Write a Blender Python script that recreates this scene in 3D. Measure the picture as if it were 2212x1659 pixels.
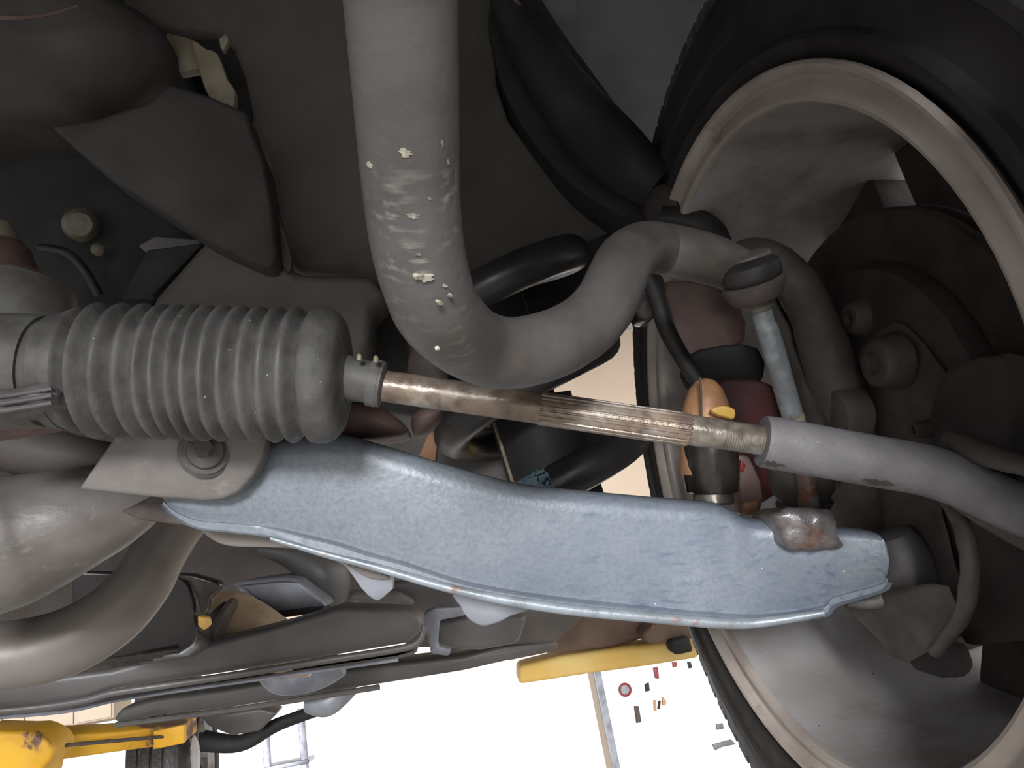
import bpy, bmesh, math, random
from mathutils import Vector, Matrix

random.seed(4)
for o in list(bpy.data.objects):
    bpy.data.objects.remove(o, do_unlink=True)
scene = bpy.context.scene
col = scene.collection

# ------------------------------------------------------------------ camera
# World: X = across the car (towards the wheel), Y = towards the rear of the car, Z = up.
W_, H_, F = 2212.0, 1659.0, 1720.0
CX, CY = W_ / 2, H_ / 2
CAM = Vector((0, 0, 1.55))
# wheel axle direction and the vertical, measured in camera axes (right, down, forward)
ax = Vector((0.975, -0.115, 0.19)).normalized()
up = Vector((-0.178, -0.925, 0.345))
up = (up - ax * up.dot(ax)).normalized()
ay = up.cross(ax)
RIGHT = Vector((ax.x, ay.x, up.x))          # camera axes written in world axes
DOWN = Vector((ax.y, ay.y, up.y))
FWD = Vector((ax.z, ay.z, up.z))

cam_data = bpy.data.cameras.new('camera')
cam_data.sensor_fit = 'HORIZONTAL'
cam_data.sensor_width = 36.0
cam_data.lens = 36.0 * F / W_
cam_data.clip_start = 0.01
cam_data.clip_end = 200
cam = bpy.data.objects.new('camera', cam_data)
col.objects.link(cam)
cam.matrix_world = Matrix((
    (RIGHT.x, -DOWN.x, -FWD.x, CAM.x),
    (RIGHT.y, -DOWN.y, -FWD.y, CAM.y),
    (RIGHT.z, -DOWN.z, -FWD.z, CAM.z),
    (0, 0, 0, 1)))
scene.camera = cam

# ------------------------------------------------------------------ light: overcast daylight
world = bpy.data.worlds.new('overcast_sky')
scene.world = world
world.use_nodes = True
bg = world.node_tree.nodes['Background']
bg.inputs[0].default_value = (0.97, 0.985, 1.0, 1)
bg.inputs[1].default_value = 2.0
# low hazy sun shining in under the bumper through the open front of the workshop
sun_data = bpy.data.lights.new('low_sun', 'SUN')
sun_data.energy = 6.0
sun_data.angle = math.radians(16)
sun_data.color = (0.97, 0.985, 1.0)
sun = bpy.data.objects.new('low_sun', sun_data)
col.objects.link(sun)
SUN_EL, SUN_AZ = math.radians(4.0), math.radians(12)      # azimuth: to the left of straight behind the viewer
sdir = Vector((math.sin(SUN_AZ) * math.cos(SUN_EL), math.cos(SUN_AZ) * math.cos(SUN_EL), -math.sin(SUN_EL)))
sun.rotation_euler = sdir.to_track_quat('-Z', 'Y').to_euler()
scene.view_settings.view_transform = 'Standard'
scene.view_settings.look = 'None'
scene.view_settings.exposure = 0.0
scene.view_settings.gamma = 1.0
scene.view_settings.use_curve_mapping = False

# ------------------------------------------------------------------ helpers
def P(px, py, d):
    """world point seen at pixel (px, py) at distance d along the view direction"""
    return CAM + RIGHT * ((px - CX) / F * d) + DOWN * ((py - CY) / F * d) + FWD * d

def C(r, g, b):
    def l(v):
        v /= 255.0
        return v / 12.92 if v <= 0.04045 else ((v + 0.055) / 1.055) ** 2.4
    return (l(r), l(g), l(b), 1)

MATS = {}
def mat(name, c1, c2=None, scale=25.0, rough=0.6, metal=0.0, bump=0.15, bscale=120.0,
        speck=None, speck_amt=0.0, speck_scale=260.0, lo=0.4, hi=0.62, stretch=None, spec=0.5,
        third=None, tlo=0.55, thi=0.7, tscale=9.0):
    if name in MATS:
        return MATS[name]
    m = bpy.data.materials.new(name)
    m.use_nodes = True
    nt = m.node_tree
    bs = nt.nodes['Principled BSDF']
    tc = nt.nodes.new('ShaderNodeTexCoord')
    src = tc.outputs['Object']
    if stretch:
        mp = nt.nodes.new('ShaderNodeMapping')
        mp.inputs['Scale'].default_value = stretch
        nt.links.new(src, mp.inputs[0]); src = mp.outputs[0]
    def noise(s, det=4, rg=0.55):
        n = nt.nodes.new('ShaderNodeTexNoise')
        n.inputs['Scale'].default_value = s
        n.inputs['Detail'].default_value = det
        n.inputs['Roughness'].default_value = rg
        nt.links.new(src, n.inputs['Vector'])
        return n
    def ramp(n, a, b):
        r = nt.nodes.new('ShaderNodeMapRange')
        r.inputs['From Min'].default_value = a
        r.inputs['From Max'].default_value = b
        nt.links.new(n.outputs[0], r.inputs[0])
        return r.outputs[0]
    def mix(fac, a, b):
        x = nt.nodes.new('ShaderNodeMix'); x.data_type = 'RGBA'
        nt.links.new(fac, x.inputs[0])
        for sock, v in ((x.inputs[6], a), (x.inputs[7], b)):
            if isinstance(v, tuple): sock.default_value = v
            else: nt.links.new(v, sock)
        return x.outputs[2]
    cur = c1
    if c2:
        cur = mix(ramp(noise(scale), lo, hi), c1, c2)
    if third:
        cur = mix(ramp(noise(tscale, 6, 0.65), tlo, thi), cur, third)
    if speck:
        cur = mix(ramp(noise(speck_scale, 1, 0.4), 0.80 - speck_amt, 0.83 - speck_amt), cur, speck)
    if isinstance(cur, tuple): bs.inputs['Base Color'].default_value = cur
    else: nt.links.new(cur, bs.inputs['Base Color'])
    bs.inputs['Metallic'].default_value = metal
    bs.inputs['Specular IOR Level'].default_value = spec
    rr = nt.nodes.new('ShaderNodeMapRange')
    rr.inputs['From Min'].default_value = 0.3; rr.inputs['From Max'].default_value = 0.7
    rr.inputs['To Min'].default_value = max(0.05, rough - 0.1); rr.inputs['To Max'].default_value = min(1, rough + 0.1)
    nt.links.new(noise(scale * 1.7).outputs[0], rr.inputs[0])
    nt.links.new(rr.outputs[0], bs.inputs['Roughness'])
    if bump:
        b = nt.nodes.new('ShaderNodeBump')
        b.inputs['Strength'].default_value = bump
        b.inputs['Distance'].default_value = 0.002
        nt.links.new(noise(bscale, 5).outputs[0], b.inputs['Height'])
        nt.links.new(b.outputs[0], bs.inputs['Normal'])
    MATS[name] = m
    return m

class MB:
    """collects vertices and faces in world coordinates, then links them as ONE mesh object"""
    def __init__(s): s.v = []; s.f = []
    def add(s, verts, faces):
        k = len(s.v); s.v += [Vector(q) for q in verts]; s.f += [tuple(i + k for i in f) for f in faces]
        return s
    def build(s, name, m, root=None, parent=None, sharp=40, bevel=0.0, seg=3, jitter=0.0, jscale=60.0, subdiv=0, bevel_angle=25):
        """root: the Empty of the thing (its location is the local origin); parent: part that owns this sub-part"""
        bm = bmesh.new()
        vs = [bm.verts.new(q) for q in s.v]
        for f in s.f:
            try: bm.faces.new([vs[i] for i in f])
            except ValueError: pass
        bmesh.ops.remove_doubles(bm, verts=bm.verts, dist=1e-6)
        bmesh.ops.recalc_face_normals(bm, faces=bm.faces)
        if bevel:
            es = [e for e in bm.edges if len(e.link_faces) == 2 and e.calc_face_angle(0) > math.radians(bevel_angle)]
            bmesh.ops.bevel(bm, geom=es, offset=bevel, segments=seg, profile=0.5, affect='EDGES', clamp_overlap=True)
        if subdiv:
            bmesh.ops.triangulate(bm, faces=[f for f in bm.faces if len(f.verts) > 4])
            bmesh.ops.subdivide_edges(bm, edges=bm.edges, cuts=subdiv, use_grid_fill=True)
        if jitter:
            from mathutils import noise as N
            bm.normal_update()
            for v in bm.verts:
                v.co += v.normal * (N.fractal(v.co * jscale, 1.0, 2.0, 3) * jitter)
        if root is not None: org = Vector(root.location)
        else:
            xs = [v.co for v in bm.verts]
            lo = Vector([min(q[i] for q in xs) for i in range(3)]); hi = Vector([max(q[i] for q in xs) for i in range(3)])
            org = Vector(((lo.x + hi.x) / 2, (lo.y + hi.y) / 2, lo.z))
        for v in bm.verts: v.co -= org
        me = bpy.data.meshes.new(name)
        bm.to_mesh(me); bm.free()
        for p in me.polygons: p.use_smooth = True
        me.set_sharp_from_angle(angle=math.radians(sharp))
        me.materials.append(m)
        o = bpy.data.objects.new(name, me)
        col.objects.link(o)
        if root is not None: o.parent = parent or root
        else: o.location = org
        return o

def tag(o, label=None, cat=None, group=None, kind=None):
    if label: o['label'] = label
    if cat: o['category'] = cat
    if group: o['group'] = group
    if kind: o['kind'] = kind
    return o

def thing(name, loc, label, cat, group=None):
    e = bpy.data.objects.new(name, None)
    e.empty_display_size = 0.05
    e.location = loc
    col.objects.link(e)
    return tag(e, label, cat, group)

def cr(pts, n, closed=False):
    """Catmull-Rom through tuples of any length"""
    out = []; L = len(pts)
    segs = L if closed else L - 1
    for i in range(segs):
        if closed: a, b, c, d = pts[(i - 1) % L], pts[i], pts[(i + 1) % L], pts[(i + 2) % L]
        else: a, b, c, d = pts[max(i - 1, 0)], pts[i], pts[i + 1], pts[min(i + 2, L - 1)]
        for k in range(n):
            t = k / n; t2 = t * t; t3 = t2 * t
            out.append(tuple(0.5 * (2 * q + (r - p) * t + (2 * p - 5 * q + 4 * r - s) * t2 + (3 * q - p - 3 * r + s) * t3)
                             for p, q, r, s in zip(a, b, c, d)))
    if not closed: out.append(tuple(pts[-1]))
    return out

def sweep(mb, pts, radii, n=20, flat=None, cap=True):
    """tube through world points"""
    m = len(pts)
    tan = [(pts[min(i + 1, m - 1)] - pts[max(i - 1, 0)]).normalized() for i in range(m)]
    u = tan[0].cross(Vector((0, 0, 1)))
    if u.length < 0.1: u = tan[0].cross(Vector((0, 1, 0)))
    u.normalize()
    vs = []; fs = []
    for i in range(m):
        u = (u - tan[i] * u.dot(tan[i])).normalized()
        w = tan[i].cross(u)
        fl = flat[i] if flat else (1, 1)
        for k in range(n):
            a = 2 * math.pi * k / n
            vs.append(pts[i] + (u * math.cos(a) * fl[0] + w * math.sin(a) * fl[1]) * radii[i])
    for i in range(m - 1):
        for k in range(n):
            fs.append((i * n + k, i * n + (k + 1) % n, (i + 1) * n + (k + 1) % n, (i + 1) * n + k))
    if cap:
        fs.append(tuple(range(n))); fs.append(tuple((m - 1) * n + k for k in range(n)))
    mb.add(vs, fs)
    return mb

def tube_px(path, sub=6, n=20, cap=True, mb=None):
    """path of (px, py, depth, radius in pixels at that depth)"""
    q = cr([tuple(P(a, b, d)) + (r * d / F,) for a, b, d, r in path], sub)
    return sweep(mb or MB(), [Vector(t[:3]) for t in q], [max(t[3], 1e-4) for t in q], n, cap=cap)

def lathe(mb, org, axis, prof, n=40, cap=True, rfun=None):
    """prof: list of (distance along the axis, radius)"""
    axis = axis.normalized()
    u = axis.cross(Vector((0, 0, 1)))
    if u.length < 0.1: u = axis.cross(Vector((0, 1, 0)))
    u.normalize(); w = axis.cross(u)
    vs = []; fs = []
    for s, r in prof:
        for k in range(n):
            a = 2 * math.pi * k / n
            rr = r * (rfun(a) if rfun else 1)
            vs.append(org + axis * s + (u * math.cos(a) + w * math.sin(a)) * rr)
    for i in range(len(prof) - 1):
        for k in range(n):
            fs.append((i * n + k, i * n + (k + 1) % n, (i + 1) * n + (k + 1) % n, (i + 1) * n + k))
    if cap:
        fs.append(tuple(range(n))); fs.append(tuple((len(prof) - 1) * n + k for k in range(n)))
    mb.add(vs, fs)
    return mb

def lathe_px(a, b, prof, n=40, cap=True, rfun=None, mb=None):
    """turned part whose axis runs from pixel point a=(px,py,d) towards b; profile in pixels at the depth of a"""
    A, B = P(*a), P(*b)
    k = a[2] / F
    return lathe(mb or MB(), A, B - A, [(s * k, r * k) for s, r in prof], n, cap, rfun)

BACK = (FWD * 0.55 + Vector((0, 1, 0)) * 0.45).normalized()
def plate(outline, d, thick, smooth=0, direction=None, mb=None):
    """a solid sheet: outline in pixels, d = depth (number or function of px, py), extruded away by thick metres"""
    if smooth: outline = cr(outline, smooth, closed=True)
    df = d if callable(d) else (lambda x, y: d)
    dirv = direction or BACK
    fr = [P(x, y, df(x, y)) for x, y in outline]
    n = len(fr)
    vs = fr + [q + dirv * thick for q in fr]
    fs = [tuple(range(n)), tuple(range(2 * n - 1, n - 1, -1))]
    fs += [(i, (i + 1) % n, n + (i + 1) % n, n + i) for i in range(n)]
    return (mb or MB()).add(vs, fs)

def pillow(outline, d, dome, thick, smooth=4, mb=None, centre=None, rings=6):
    """a bulging solid: the front swells towards the viewer by dome metres, the back is flat at thick metres"""
    if smooth: outline = cr(outline, smooth, closed=True)
    df = d if callable(d) else (lambda x, y: d)
    n = len(outline)
    cx = centre[0] if centre else sum(p[0] for p in outline) / n
    cy = centre[1] if centre else sum(p[1] for p in outline) / n
    vs = [P(x, y, df(x, y)) + BACK * thick for x, y in outline]
    fs = [tuple(range(n))]
    ts = [math.cos(math.pi / 2 * i / rings) for i in range(rings)]
    for t in ts:
        off = dome * math.sqrt(max(0, 1 - t * t))
        for x, y in outline:
            xx, yy = cx + (x - cx) * t, cy + (y - cy) * t
            vs.append(P(xx, yy, df(xx, yy)) - BACK * off)
    for r in range(rings):
        for i in range(n):
            fs.append((r * n + i, r * n + (i + 1) % n, (r + 1) * n + (i + 1) % n, (r + 1) * n + i))
    vs.append(P(cx, cy, df(cx, cy)) - BACK * dome)
    k = len(vs) - 1
    for i in range(n): fs.append((rings * n + i, rings * n + (i + 1) % n, k))
    return (mb or MB()).add(vs, fs)

def box(mb, lo, hi):
    x0, y0, z0 = lo; x1, y1, z1 = hi
    v = [(x0, y0, z0), (x1, y0, z0), (x1, y1, z0), (x0, y1, z0), (x0, y0, z1), (x1, y0, z1), (x1, y1, z1), (x0, y1, z1)]
    f = [(0, 3, 2, 1), (4, 5, 6, 7), (0, 1, 5, 4), (1, 2, 6, 5), (2, 3, 7, 6), (3, 0, 4, 7)]
    return mb.add(v, f)

def lin(x0, d0, x1, d1):
    return lambda x, y: d0 + (d1 - d0) * (x - x0) / (x1 - x0)

# ------------------------------------------------------------------ materials
bar_m = mat('stabilizer_paint', C(100, 96, 94), C(86, 81, 78), 30, 0.5, 0.1, 0.12, 300, third=C(110, 98, 86), tlo=0.58, thi=0.75, tscale=28)
scrape_m = mat('scraped_bare_metal', C(196, 190, 172), C(128, 122, 114), 420, 0.5, 0.2, 0.3)
rubber_m = mat('dusty_rubber', C(96, 94, 92), C(76, 74, 72), 60, 0.6, 0, 0.2, 260, speck=C(190, 188, 180), speck_amt=0.02, speck_scale=420)
blackrub_m = mat('black_rubber', C(46, 44, 43), C(34, 32, 31), 60, 0.55, 0, 0.1)
housing_m = mat('rack_housing_grime', C(112, 110, 107), C(88, 84, 80), 40, 0.6, 0.1, 0.25, 160)
rust_m = mat('rusty_rod_steel', C(150, 132, 116), C(112, 96, 86), 90, 0.34, 0.3, 0.2, 260, third=C(176, 166, 156), tlo=0.5, thi=0.7, tscale=40)
steel_m = mat('worn_bare_steel', C(168, 160, 150), C(128, 118, 108), 120, 0.32, 0.6, 0.15, 300)
zinc_m = mat('dull_zinc_steel', C(138, 142, 145), C(112, 115, 117), 90, 0.4, 0.3, 0.15, 260, third=C(120, 84, 66), tlo=0.56, thi=0.66, tscale=36)
sleeve_m = mat('grey_sleeve_coating', C(120, 117, 119), C(106, 103, 105), 50, 0.6, 0.05, 0.2, 420, speck=C(170, 150, 130), speck_amt=0.05, speck_scale=1300)
flake_m = mat('dark_bare_patch', C(84, 74, 68), C(66, 58, 54), 60, 0.7)
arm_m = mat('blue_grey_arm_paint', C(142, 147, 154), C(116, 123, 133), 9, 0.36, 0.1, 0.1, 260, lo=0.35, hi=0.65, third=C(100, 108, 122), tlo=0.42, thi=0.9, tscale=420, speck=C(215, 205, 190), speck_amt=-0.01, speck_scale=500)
armedge_m = mat('worn_arm_flange', C(150, 157, 165), C(128, 134, 140), 60, 0.4, 0.25, 0.2, 200, third=C(130, 96, 82), tlo=0.6, thi=0.68, tscale=50)
weld_m = mat('weld_bead_steel', C(138, 132, 132), C(108, 100, 98), 120, 0.34, 0.4, 0.5, 160, third=C(128, 92, 74), tlo=0.55, thi=0.66, tscale=50)
frame_m = mat('frame_underseal', C(92, 85, 81), C(80, 74, 70), 14, 0.6, 0, 0.2, 160, third=C(92, 74, 62), tlo=0.58, thi=0.75, tscale=10)
frame2_m = mat('dark_underseal', C(92, 87, 82), C(82, 77, 73), 14, 0.65, 0, 0.2, 160)
gusset_m = mat('gusset_paint', C(62, 59, 57), C(50, 47, 45), 16, 0.6, 0, 0.15, 160)
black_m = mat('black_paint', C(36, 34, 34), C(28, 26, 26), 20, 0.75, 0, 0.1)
liner_m = mat('grey_liner_plastic', C(126, 125, 127), C(112, 111, 113), 12, 0.6, 0, 0.2, 60, speck=C(215, 215, 215), speck_amt=0.02, speck_scale=90)
rim_m = mat('dusty_rim_paint', C(180, 177, 176), C(164, 158, 154), 12, 0.5, 0.1, 0.12, 200, third=C(110, 92, 82), tlo=0.5, thi=0.7, tscale=7, speck=C(60, 50, 44), speck_amt=0.02, speck_scale=260)
lip_m = mat('rim_lip_paint', C(180, 170, 162), C(162, 150, 142), 20, 0.45, 0.15, 0.1, 200, third=C(96, 78, 66), tlo=0.62, thi=0.75, tscale=24)
tyre_m = mat('tyre_rubber', C(44, 42, 41), C(36, 34, 33), 30, 0.62, 0, 0.12, 160)
tread_m = mat('tread_rubber', C(84, 80, 80), C(60, 56, 56), 80, 0.7, 0, 0.3, 200, speck=C(220, 216, 210), speck_amt=0.06, speck_scale=200)  # greyer than the sidewall: light catching the shoulder is put into the colour
disc_m = mat('rusty_brake_disc', C(62, 53, 47), C(50, 44, 40), 60, 0.6, 0.2, 0.2, 160)
knuckle_m = mat('cast_knuckle_grime', C(80, 73, 69), C(64, 58, 55), 34, 0.65, 0.1, 0.4, 120)
knuckle2_m = mat('dark_cast_iron', C(60, 54, 50), C(46, 41, 38), 34, 0.7, 0.1, 0.4, 120)
boot_m = mat('ball_joint_boot', C(98, 94, 94), C(82, 78, 78), 40, 0.55)
orange_m = mat('rusty_orange_coating', C(186, 138, 96), C(162, 118, 88), 60, 0.5, 0.05, 0.15, 200)
yellow_m = mat('yellow_chipped_plastic', C(214, 170, 84), C(196, 156, 80), 60, 0.5)
red_m = mat('faded_red_paint', C(140, 34, 40), C(100, 40, 44), 40, 0.5)
darkred_m = mat('dull_dark_red_paint', C(96, 48, 50), C(78, 46, 46), 40, 0.6)
paleyel_m = mat('sunlit_pale_yellow_paint', C(246, 214, 136), C(240, 196, 110), 6, 0.5, 0, 0.1, 40)  # overexposed brightness of the lift arm extension put into its yellow
gloss_m = mat('glossy_black_steel', C(52, 48, 46), C(74, 68, 64), 40, 0.22, 0.4, 0.08)
spring_m = mat('spring_black_paint', C(56, 53, 54), C(44, 42, 43), 30, 0.35, 0.1, 0.08)
bluetape_m = mat('pale_blue_paint_mark', C(150, 180, 195), C(110, 130, 140), 160, 0.6, 0, 0.3, speck=C(40, 50, 60), speck_amt=0.2, speck_scale=300)
cross_m = mat('crossmember_grey', C(126, 120, 116), C(104, 98, 94), 18, 0.45, 0.1, 0.15, 160, stretch=(1, 1, 1.6), third=C(150, 142, 136), tlo=0.6, thi=0.78, tscale=60)
pipe_m = mat('grey_pipe_paint', C(124, 116, 110), C(112, 104, 98), 12, 0.5, 0.1, 0.08)
pan_m = mat('glossy_black_pan', C(44, 41, 41), C(54, 50, 50), 10, 0.22, 0.2, 0.03)
rail_m = mat('rail_underseal', C(96, 93, 92), C(84, 80, 78), 8, 0.45, 0.05, 0.1, 60)
alum_m = mat('cast_aluminium', C(150, 152, 160), C(120, 122, 130), 14, 0.4, 0.4, 0.2, 40)
tan_m = mat('tan_heat_shield', C(190, 168, 140), C(150, 118, 90), 10, 0.45, 0.3, 0.1)
liftyel_m = mat('chipped_yellow_paint', C(224, 172, 48), C(204, 148, 36), 6, 0.5, 0, 0.1, 40, third=C(104, 78, 60), tlo=0.56, thi=0.60, tscale=5)
liftrust_m = mat('rusty_lift_steel', C(120, 98, 84), C(98, 78, 66), 8, 0.6, 0.1, 0.2, 40, third=C(196, 146, 44), tlo=0.64, thi=0.66, tscale=5)
wall_m = mat('painted_wall_tan', C(176, 158, 140), C(168, 150, 132), 0.6, 0.8, 0, 0.05, 8)
plaster_m = mat('grey_white_plaster', C(196, 196, 198), C(186, 186, 188), 0.6, 0.8, 0, 0.05, 8)
white_m = mat('white_wall_paint', C(244, 243, 240), C(238, 236, 232), 0.6, 0.7, 0, 0.02, 8)
concrete_m = mat('pale_concrete', C(196, 194, 190), C(180, 178, 174), 1.5, 0.7, 0, 0.2, 20)
body_m = mat('underbody_black', C(44, 41, 40), C(36, 33, 32), 3, 0.7, 0, 0.2, 30)
beige_m = mat('beige_light_metal', C(150, 140, 120), C(128, 118, 100), 60, 0.5, 0.1)
redbrown_m = mat('red_brown_primer', C(112, 88, 82), C(92, 74, 68), 40, 0.6, 0, 0.1)
bolt_m = mat('grimy_bolt_steel', C(112, 106, 92), C(86, 78, 68), 80, 0.5, 0.3, 0.2)

# ------------------------------------------------------------------ the setting
FLOOR = 0.0
o = box(MB(), (-30, -40, -0.1), (30, 12, FLOOR)).build('floor', concrete_m); tag(o, kind='structure')
YW = 7.0
def at_y(px, py, Y):
    d0 = P(px, py, 1.0) - CAM
    return CAM + d0 * (Y / d0.y)
# back wall of the workshop: tan plaster around a wide open doorway; the front of the workshop, behind the viewer, is open
dl, dr = at_y(-150, 1600, YW).x, at_y(1290, 1500, YW).x
top = 2.05
o = box(MB(), (-9, YW, 0), (dl, YW + 0.2, 4.6)).build('wall_back', wall_m); tag(o, kind='structure')
o = box(MB(), (dr, YW, 0), (6, YW + 0.2, 4.6)).build('wall_right', wall_m); tag(o, kind='structure')
o = box(MB(), (dl, YW, top), (dr, YW + 0.2, 4.6)).build('wall_lintel', wall_m); tag(o, kind='structure')
o = box(MB(), (-9.2, -3.2, 0), (-9, YW + 0.2, 4.6)).build('wall_left', plaster_m); tag(o, kind='structure')
o = box(MB(), (-9.2, -3.2, 4.6), (6.2, YW + 0.2, 4.75)).build('ceiling', plaster_m); tag(o, kind='structure')

# ------------------------------------------------------------------ car body overhead
ub = thing('car_body', Vector((-0.65, 1.4, 1.6)), 'black underbody, fenders and bumper of the car overhead', 'car body')
box(MB(), (-1.75, -0.75, 2.22), (0.44, 3.6, 2.30)).build('floor_sheet', body_m, ub, bevel=0.01)
box(MB(), (-1.75, -0.62, 1.75), (0.44, -0.54, 2.24)).build('front_bumper', body_m, ub, bevel=0.02)
def fender(x0, x1, cy, cz, r):
    """side panel with a round wheel cut-out"""
    mb = MB(); vs = []
    prof = [(-0.62, 1.75)] + [(cy + r * math.cos(a), cz + r * math.sin(a)) for a in [math.pi - 0.1 - i * (math.pi * 0.55) / 20 for i in range(21)]] + [(cy + r, 2.3), (-0.62, 2.3)]
    for x in (x0, x1): vs += [(x, y, z) for y, z in prof]
    n = len(prof)
    mb.add(vs, [tuple(range(n)), tuple(range(2 * n - 1, n - 1, -1))] + [(i, (i + 1) % n, n + (i + 1) % n, n + i) for i in range(n)])
    return mb

# ------------------------------------------------------------------ wheel
wc_cam = (0.1525, 0.030, 0.4555)
WCEN = CAM + RIGHT * wc_cam[0] + DOWN * wc_cam[1] + FWD * wc_cam[2]
XA = Vector((1, 0, 0))
def wheel_lathe(prof, cen=WCEN, n=96, closed=False):
    mb = MB()
    lathe(mb, cen, XA, prof, n, cap=False)
    if closed:
        k = len(prof)
        mb.f += [((k - 1) * n + i, (k - 1) * n + (i + 1) % n, (i + 1) % n, i) for i in range(n)]
    return mb

def build_wheel(cen, label, group, s=1.0, detail=True, spokes=12, rot=math.radians(107)):
    w = thing('wheel', cen + Vector((0.08, 0, -0.295 * s)), label, 'wheel', group)
    S = lambda pr: [(x * s, r * s) for x, r in pr]
    wheel_lathe(S([(0.002, 0.2005), (0.0, 0.2), (-0.0012, 0.1985), (-0.0008, 0.1965), (0.0016, 0.1948), (0.0045, 0.1935), (0.0052, 0.1915), (0.004, 0.189), (0.0025, 0.186), (0.0022, 0.183), (0.0034, 0.1808), (0.006, 0.1798), (0.010, 0.180), (0.012, 0.188), (0.008, 0.197)]),
                cen, closed=True).build('rim_lip', lip_m, w, sharp=30)
    wheel_lathe(S([(0.0065, 0.1798), (0.014, 0.1796), (0.03, 0.179), (0.05, 0.177), (0.09, 0.174), (0.135, 0.172), (0.16, 0.176), (0.175, 0.192), (0.18, 0.2), (0.184, 0.2), (0.182, 0.19), (0.165, 0.176), (0.14, 0.176), (0.05, 0.181), (0.011, 0.184)]),
                cen, closed=True).build('rim_barrel', rim_m, w, sharp=30)
    # tyre: sidewalls and tread body
    wheel_lathe(S([(0.008, 0.199), (0.004, 0.203), (0.001, 0.2065), (0.0, 0.210), (0.0015, 0.2125), (0.006, 0.2145), (0.0075, 0.220), (0.007, 0.228), (0.0065, 0.2355), (0.0045, 0.237), (0.0045, 0.243), (0.0075, 0.2445), (0.009, 0.252), (0.012, 0.262), (0.0155, 0.274), (0.019, 0.2805),
                   (0.17, 0.282), (0.178, 0.276), (0.19, 0.25), (0.195, 0.23), (0.19, 0.21), (0.18, 0.2)]), cen).build('tyre_carcass', tyre_m, w, sharp=25)
    tb = wheel_lathe(S([(0.0185, 0.279), (0.0205, 0.285), (0.027, 0.2905), (0.050, 0.293), (0.051, 0.288), (0.058, 0.288), (0.059, 0.296), (0.088, 0.296), (0.089, 0.288), (0.096, 0.288), (0.097, 0.296), (0.125, 0.295),
                        (0.126, 0.288), (0.133, 0.288), (0.134, 0.295), (0.160, 0.293), (0.172, 0.284), (0.172, 0.276)]), cen).build('tread_band', tread_m, w, sharp=25)
    if detail:
        # shoulder blocks of the tread
        n = 96
        lug = MB()
        for x0, x1 in ((0.0125, 0.042), (0.142, 0.170)):
            for k in range(n):
                a0 = 2 * math.pi * (k + 0.12) / n; a1 = 2 * math.pi * (k + 0.88) / n
                vs = []
                for a in (a0, a1):
                    for x, r in ((x0 + 0.004, 0.274 if x0 < 0.1 else 0.284), (x1, 0.286), (x1, 0.2948), (x0 + 0.009, 0.2915)):
                        vs.append(cen + Vector((x, math.cos(a) * r, math.sin(a) * r)) * 1.0)
                lug.add(vs, [(0, 1, 2, 3), (7, 6, 5, 4), (0, 4, 5, 1), (1, 5, 6, 2), (2, 6, 7, 3), (3, 7, 4, 0)])
        t = lug.build('tread_blocks', tread_m, w, parent=tb); tag(t, kind='stuff')
    # wheel face: hub disc and spokes
    wheel_lathe(S([(0.13, 0.0005), (0.13, 0.062), (0.14, 0.070), (0.16, 0.070), (0.165, 0.06), (0.165, 0.0005)]), cen, 48).build('wheel_centre', rim_m, w)
    for k in range(spokes):
        a = rot + 2 * math.pi * k / spokes
        e = Vector((0, math.cos(a), math.sin(a))); t = Vector((0, -math.sin(a), math.cos(a)))
        vs = []
        for r, hw, xa, xb in ((0.055, 0.012, 0.134, 0.162), (0.11, 0.017, 0.130, 0.158), (0.172, 0.032, 0.126, 0.165)):
            for x, sg in ((xa, -1), (xa, 1), (xb, 1), (xb, -1)):
                vs.append(cen + (e * r + t * hw * sg * (0.85 if x == xb else 1)) * s + XA * x * s)
        fs = [(0, 1, 2, 3), (11, 10, 9, 8)]
        for i in (0, 4):
            for j in range(4): fs.append((i + j, i + (j + 1) % 4, i + 4 + (j + 1) % 4, i + 4 + j))
        MB().add(vs, fs).build('spoke', knuckle2_m, w, bevel=0.004)
    return w

fender(WCEN.x + 0.20, WCEN.x + 0.215, WCEN.y, WCEN.z, 0.35).build('fender', body_m, ub)
wheel = build_wheel(WCEN, 'large dusty wheel filling the right side with black tyre and beige rim', None)

# brake disc with its dirty face and hat
bd = thing('brake_disc', WCEN + Vector((0.075, 0, -0.123)), 'dark rusty round brake disc inside the front wheel', 'brake disc')
wheel_lathe([(0.070, 0.05), (0.070, 0.122), (0.072, 0.1235), (0.076, 0.1235), (0.0765, 0.118), (0.084, 0.118), (0.0845, 0.1235), (0.089, 0.1235), (0.090, 0.05)], closed=True).build('friction_ring', disc_m, bd, sharp=30)
wheel_lathe([(0.054, 0.0005), (0.054, 0.082), (0.058, 0.090), (0.066, 0.093), (0.0695, 0.093)]).build('dust_shield', knuckle2_m, bd, sharp=30)

def inb(off):
    """depth function: points lying off metres outboard of the inner rim edge plane"""
    nc = ax.dot(Vector(wc_cam))
    return lambda x, y: (off + nc) / ax.dot(Vector(((x - CX) / F, (y - CY) / F, 1.0)))
def wpath(path): return [(x, y, inb(off)(x, y), r) for x, y, off, r in path]
def wlathe(x, y, off, prof, n=28, tilt=(0, 0)):
    """turned boss whose axis is the axle direction, starting at off and growing inboard"""
    d = inb(off)(x, y); k = d / F
    return lathe(MB(), P(x, y, d), Vector((-1, tilt[0], tilt[1])), [(a * k, r * k) for a, r in prof], n)

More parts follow.
